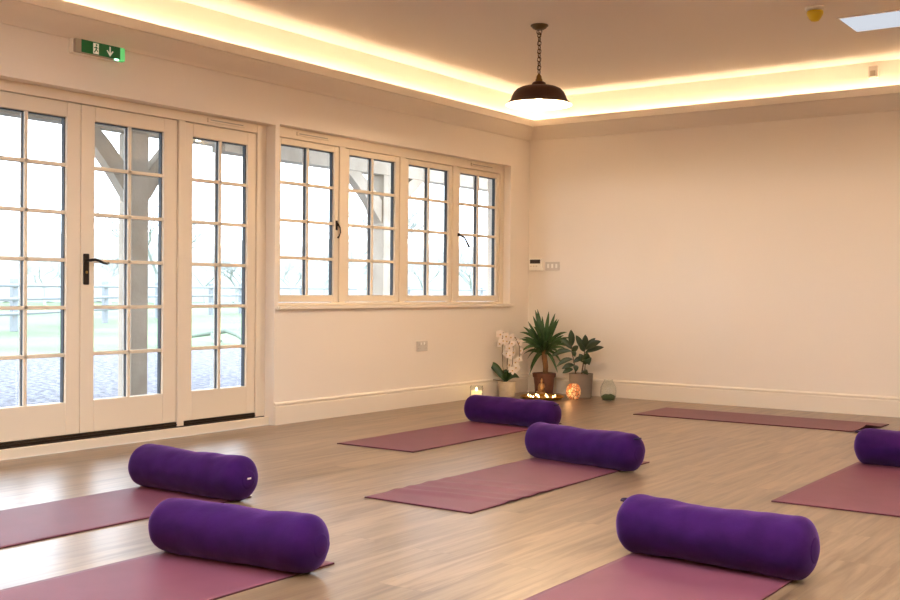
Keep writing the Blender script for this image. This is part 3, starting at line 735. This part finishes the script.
# glass terrarium jar
vs = thing('glass_terrarium', 'clear round glass jar with green moss right of the lantern', 'terrarium', (1.055, -0.36, 0))
obj('glass_vessel', lathe(bmesh.new(), [(0.040, 0.0), (0.056, 0.004), (0.067, 0.035), (0.072, 0.080), (0.068, 0.125), (0.052, 0.160), (0.040, 0.178), (0.042, 0.190), (0.038, 0.190), (0.036, 0.178), (0.049, 0.158), (0.065, 0.124), (0.069, 0.080), (0.064, 0.036), (0.053, 0.008), (0, 0.007)], 40), 'clearglass', vs, True)
b = bmesh.new(); lathe(b, [(0, 0.009), (0.052, 0.010), (0.061, 0.030), (0.062, 0.042), (0.045, 0.056), (0.02, 0.062), (0, 0.060)], 28)
for v in b.verts: v.co.z += 0.006*noise.noise(v.co*60) if v.co.z > 0.035 else 0
obj('moss', b, 'moss', vs, True)

# ------------------------------------------------------------------ outside
GZ = -0.15
bm = bmesh.new()
prism(bm, [(-T, -40), (-T, 60), (-9.5, 60), (-10.2, 20), (-9.4, 8), (-9.9, 2), (-10.8, -6), (-11, -40)], GZ-0.3, GZ)
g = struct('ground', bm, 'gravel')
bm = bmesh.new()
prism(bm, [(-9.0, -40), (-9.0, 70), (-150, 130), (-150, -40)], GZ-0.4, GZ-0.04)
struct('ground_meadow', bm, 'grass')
struct('wall_outside_plinth', bx(((-T-0.03, RY, GZ-0.3), (-T, 0.26, 0.0))), 'render_ext')

# veranda: oak posts, braces, beam, roof
ve = thing('oak_veranda', 'weathered oak veranda outside the windows with braced posts', 'veranda')
vx0, vx1 = -2.69, -2.50
def braced(yp, reach):
    obj('post', bx(((vx0+0.003, yp, GZ), (vx1-0.003, yp+0.19, 2.31 if yp > -2 else 2.365)), bev=0.008), 'post_wood', ve)
    for sgn in (-1, 1):
        y_a = yp+0.01 if sgn < 0 else yp+0.18
        lo = [(y_a+sgn*reach*t, 1.73+0.66*t+0.05*math.sin(PI*t)) for t in [i/8 for i in range(9)]]
        hi = [(y_a+sgn*(reach-0.20)*t, 2.00+0.41*t+0.03*math.sin(PI*t)) for t in [i/8 for i in range(9)]]
        b = bmesh.new(); prism(b, lo+[(y_a+sgn*reach, 2.41)]+hi[::-1], vx0+0.05, vx1-0.03, 'x'); obj('brace', b, 'post_wood', ve)
for yp in (-6.33, -2.73, 0.86, 4.46):
    braced(yp, 0.60 if yp < 0 else 0.78)
obj('beam', bx(((vx0, -1.62, 2.31), (vx1, 8.0, 2.50)), bev=0.006), 'post_wood', ve)
obj('beam', bx(((vx0+0.02, -8.0, 2.365), (vx1-0.02, -1.62, 2.50)), bev=0.006), 'post_wood', ve)
for i, yy in enumerate([-7.4+0.62*k for k in range(25)]):
    b = bmesh.new(); prism(b, [(-2.95, 2.47), (-T, 2.76), (-T, 2.84), (-2.95, 2.55)], yy, yy+0.06, 'y'); obj('rafter', b, 'post_wood', ve)
b = bmesh.new(); prism(b, [(-3.0, 2.55), (-T, 2.84), (-T, 2.90), (-3.0, 2.61)], -8.0, 8.0, 'y'); obj('roof', b, 'post_wood', ve)

# rail fence across the meadow
fe = thing('rail_fence', 'pale post and rail fence crossing the misty meadow', 'fence', (0, 0, GZ))
line = [(-15.5, -2.0), (-19.96, 7.35), (-24.0, 13.2), (-27.7, 18.4), (-30.5, 23.6), (-33.0, 29.5), (-34.5, 36), (-34.6, 43), (-34.0, 50), (-33, 58)]
posts = []
for (a, c_), (d_, e_) in zip(line, line[1:]):
    L = math.hypot(d_-a, e_-c_); n = max(1, round(L/3.2))
    for k in range(n): posts.append((a+(d_-a)*k/n, c_+(e_-c_)*k/n))
posts.append(line[-1])
for (a, c_) in posts:
    obj('fence_post', bx(((a-0.075, c_-0.075, -0.1), (a+0.075, c_+0.075, 1.32)), bev=0.01), 'fence_wood', fe)
for z in (0.42, 0.80, 1.15):
    b = bmesh.new(); tube(b, [(a+0.085, c_, z) for a, c_ in posts], 0.055, 6); obj('rail', b, 'fence_wood', fe)
# forked branch on the grass
b = bmesh.new()
tube(b, [(-12.9, 7.05, 0), (-12.2, 7.05, 0.10), (-11.6, 6.9, 0.17), (-11.0, 6.65, 0.10), (-10.4, 6.3, 0.0)], [0.03, 0.05, 0.05, 0.045, 0.03], 8)
tube(b, [(-12.2, 7.05, 0.08), (-11.5, 6.5, -0.02), (-10.9, 6.1, 0.0)], [0.045, 0.04, 0.03], 8)
tag(obj('fallen_branch', b, 'log', loc=(0, 0, GZ+0.06)), 'forked grey branch lying on the meadow beyond the gravel', 'branch')
# lone gate stump posts close to the gravel
# trees
def tree_mesh(seed, h, spread, depth=5, r0=0.16):
    rnd = random.Random(seed); bm = bmesh.new()
    def grow(p, d, L, r, k):
        q1 = p+d*L*0.5+Vector((rnd.uniform(-1, 1), rnd.uniform(-1, 1), rnd.uniform(-.3, .3)))*L*0.07
        q = p+d*L
        tube(bm, [p, q1, q], [r, r*0.85, r*0.68], 5 if k > 2 else 3, cap=False)
        if k == 0: return
        for i in range(3 if k > 1 else 4):
            ax = Vector((rnd.uniform(-1, 1), rnd.uniform(-1, 1), rnd.uniform(-0.2, 0.5))).normalized()
            nd = (d*0.75+ax*spread+Vector((0, 0, 0.12))).normalized()
            grow(p+d*L*rnd.uniform(0.6, 1.0) if i else q, nd, L*rnd.uniform(0.62, 0.85), r*0.60, k-1)
    grow(Vector((0, 0, 0)), Vector((0, 0, 1)), h*0.27, r0, depth)
    return bm
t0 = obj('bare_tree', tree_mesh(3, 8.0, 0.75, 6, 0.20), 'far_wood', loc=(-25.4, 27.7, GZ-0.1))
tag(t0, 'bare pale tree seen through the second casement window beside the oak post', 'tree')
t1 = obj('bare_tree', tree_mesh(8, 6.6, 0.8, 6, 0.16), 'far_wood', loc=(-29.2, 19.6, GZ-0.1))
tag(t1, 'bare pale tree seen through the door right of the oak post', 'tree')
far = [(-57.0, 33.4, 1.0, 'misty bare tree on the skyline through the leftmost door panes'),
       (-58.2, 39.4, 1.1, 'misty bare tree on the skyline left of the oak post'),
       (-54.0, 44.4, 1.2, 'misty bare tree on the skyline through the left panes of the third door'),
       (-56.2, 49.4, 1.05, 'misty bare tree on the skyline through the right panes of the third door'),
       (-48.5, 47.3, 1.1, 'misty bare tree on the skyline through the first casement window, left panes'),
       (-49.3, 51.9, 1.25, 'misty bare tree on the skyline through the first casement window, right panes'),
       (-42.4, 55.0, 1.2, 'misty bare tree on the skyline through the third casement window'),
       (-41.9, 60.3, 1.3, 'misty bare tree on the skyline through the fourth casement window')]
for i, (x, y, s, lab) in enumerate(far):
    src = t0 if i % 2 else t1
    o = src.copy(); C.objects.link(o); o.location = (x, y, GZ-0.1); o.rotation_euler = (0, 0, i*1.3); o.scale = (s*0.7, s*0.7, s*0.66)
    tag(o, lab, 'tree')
# woodland bank beyond: lumpy hedge
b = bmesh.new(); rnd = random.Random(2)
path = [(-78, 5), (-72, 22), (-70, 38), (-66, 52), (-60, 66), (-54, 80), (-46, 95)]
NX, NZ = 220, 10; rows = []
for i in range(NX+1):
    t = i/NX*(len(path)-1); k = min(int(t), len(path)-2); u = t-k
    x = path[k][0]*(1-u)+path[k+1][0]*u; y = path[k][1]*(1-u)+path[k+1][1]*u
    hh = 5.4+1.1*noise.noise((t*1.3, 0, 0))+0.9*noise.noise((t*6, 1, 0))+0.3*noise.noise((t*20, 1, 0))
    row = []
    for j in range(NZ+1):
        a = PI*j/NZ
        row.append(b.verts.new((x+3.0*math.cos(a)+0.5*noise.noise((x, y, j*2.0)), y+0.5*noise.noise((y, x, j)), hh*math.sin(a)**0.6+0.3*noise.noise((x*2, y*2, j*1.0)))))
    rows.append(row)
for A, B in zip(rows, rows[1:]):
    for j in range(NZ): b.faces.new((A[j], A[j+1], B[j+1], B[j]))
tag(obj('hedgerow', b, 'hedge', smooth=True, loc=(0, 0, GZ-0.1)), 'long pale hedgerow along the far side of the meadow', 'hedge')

# ------------------------------------------------------------------ light
w = bpy.data.worlds.new('overcast'); sc.world = w; w.use_nodes = True
nt = w.node_tree; bg = nt.nodes['Background']
tc = nt.nodes.new('ShaderNodeTexCoord'); sp_ = nt.nodes.new('ShaderNodeSeparateXYZ'); rmp = nt.nodes.new('ShaderNodeValToRGB')
nt.links.new(tc.outputs['Generated'], sp_.inputs[0]); nt.links.new(sp_.outputs['Z'], rmp.inputs['Fac'])
e = rmp.color_ramp.elements
e[0].position = 0.0; e[0].color = (0.78, 0.88, 1.0, 1); e[1].position = 0.5; e[1].color = (0.80, 0.895, 1.0, 1)
nt.links.new(rmp.outputs['Color'], bg.inputs['Color']); bg.inputs['Strength'].default_value = 2.6

def point(name, loc, col, e_, r=0.03, parent=None):
    l = bpy.data.lights.new(name, 'POINT'); l.color = col; l.energy = e_; l.shadow_soft_size = r
    o = bpy.data.objects.new(name, l); C.objects.link(o); o.location = loc
    if parent: o.parent = parent
    return o
point('pendant_glow', (0, 0, 0.02), (1.0, 0.76, 0.50), 20, 0.03, pn)
for (x, y) in ((4.8, -2.5), (4.8, -5.7), (4.8, -8.9), (1.6, -8.9)):  # extra unseen pendants added to give the room warm fill light
    q = pn.copy(); C.objects.link(q); q.location = (x, y, pz)
    q['label'] = 'added dark bronze dome pendant lamp out of view, for fill light'; q['group'] = 'added fill pendant lamps out of view'
    for ch in [c_ for c_ in C.objects if c_.parent == pn]:
        k = ch.copy(); C.objects.link(k); k.parent = q
point('tray_glow', (0, 0, 0.06), (1.0, 0.6, 0.25), 0.2, 0.08, tr)
point('lantern_glow', (0, -0.10, 0.08), (1.0, 0.5, 0.2), 0.05, 0.03, ln)

# ------------------------------------------------------------------ camera
cam = bpy.data.cameras.new('camera'); co = bpy.data.objects.new('camera', cam); C.objects.link(co)
f_px = 1092.0; cam.sensor_width = 36; cam.lens = f_px*36/900; cam.clip_end = 400
yaw, pitch, roll = -0.6187, -0.0089, 0.0086
fw = Vector((math.sin(yaw)*math.cos(pitch), math.cos(yaw)*math.cos(pitch), math.sin(pitch)))
r = fw.cross(Vector((0, 0, 1))).normalized(); u = r.cross(fw)
r2 = r*math.cos(roll)+u*math.sin(roll); u2 = u*math.cos(roll)-r*math.sin(roll)
co.matrix_world = Matrix(((r2.x, u2.x, -fw.x, 5.5159), (r2.y, u2.y, -fw.y, -9.0568), (r2.z, u2.z, -fw.z, 0.97), (0, 0, 0, 1)))
sc.camera = co

sc.view_settings.view_transform = 'Standard'; sc.view_settings.look = 'None'; sc.view_settings.gamma = 1.0
sc.view_settings.use_curve_mapping = False
sc.view_settings.exposure = 1.70
cy = sc.cycles
cy.max_bounces = 12; cy.diffuse_bounces = 6; cy.glossy_bounces = 4; cy.transparent_max_bounces = 24; cy.caustics_reflective = False; cy.caustics_refractive = False
cy.use_denoising = True; cy.sample_clamp_indirect = 6.0
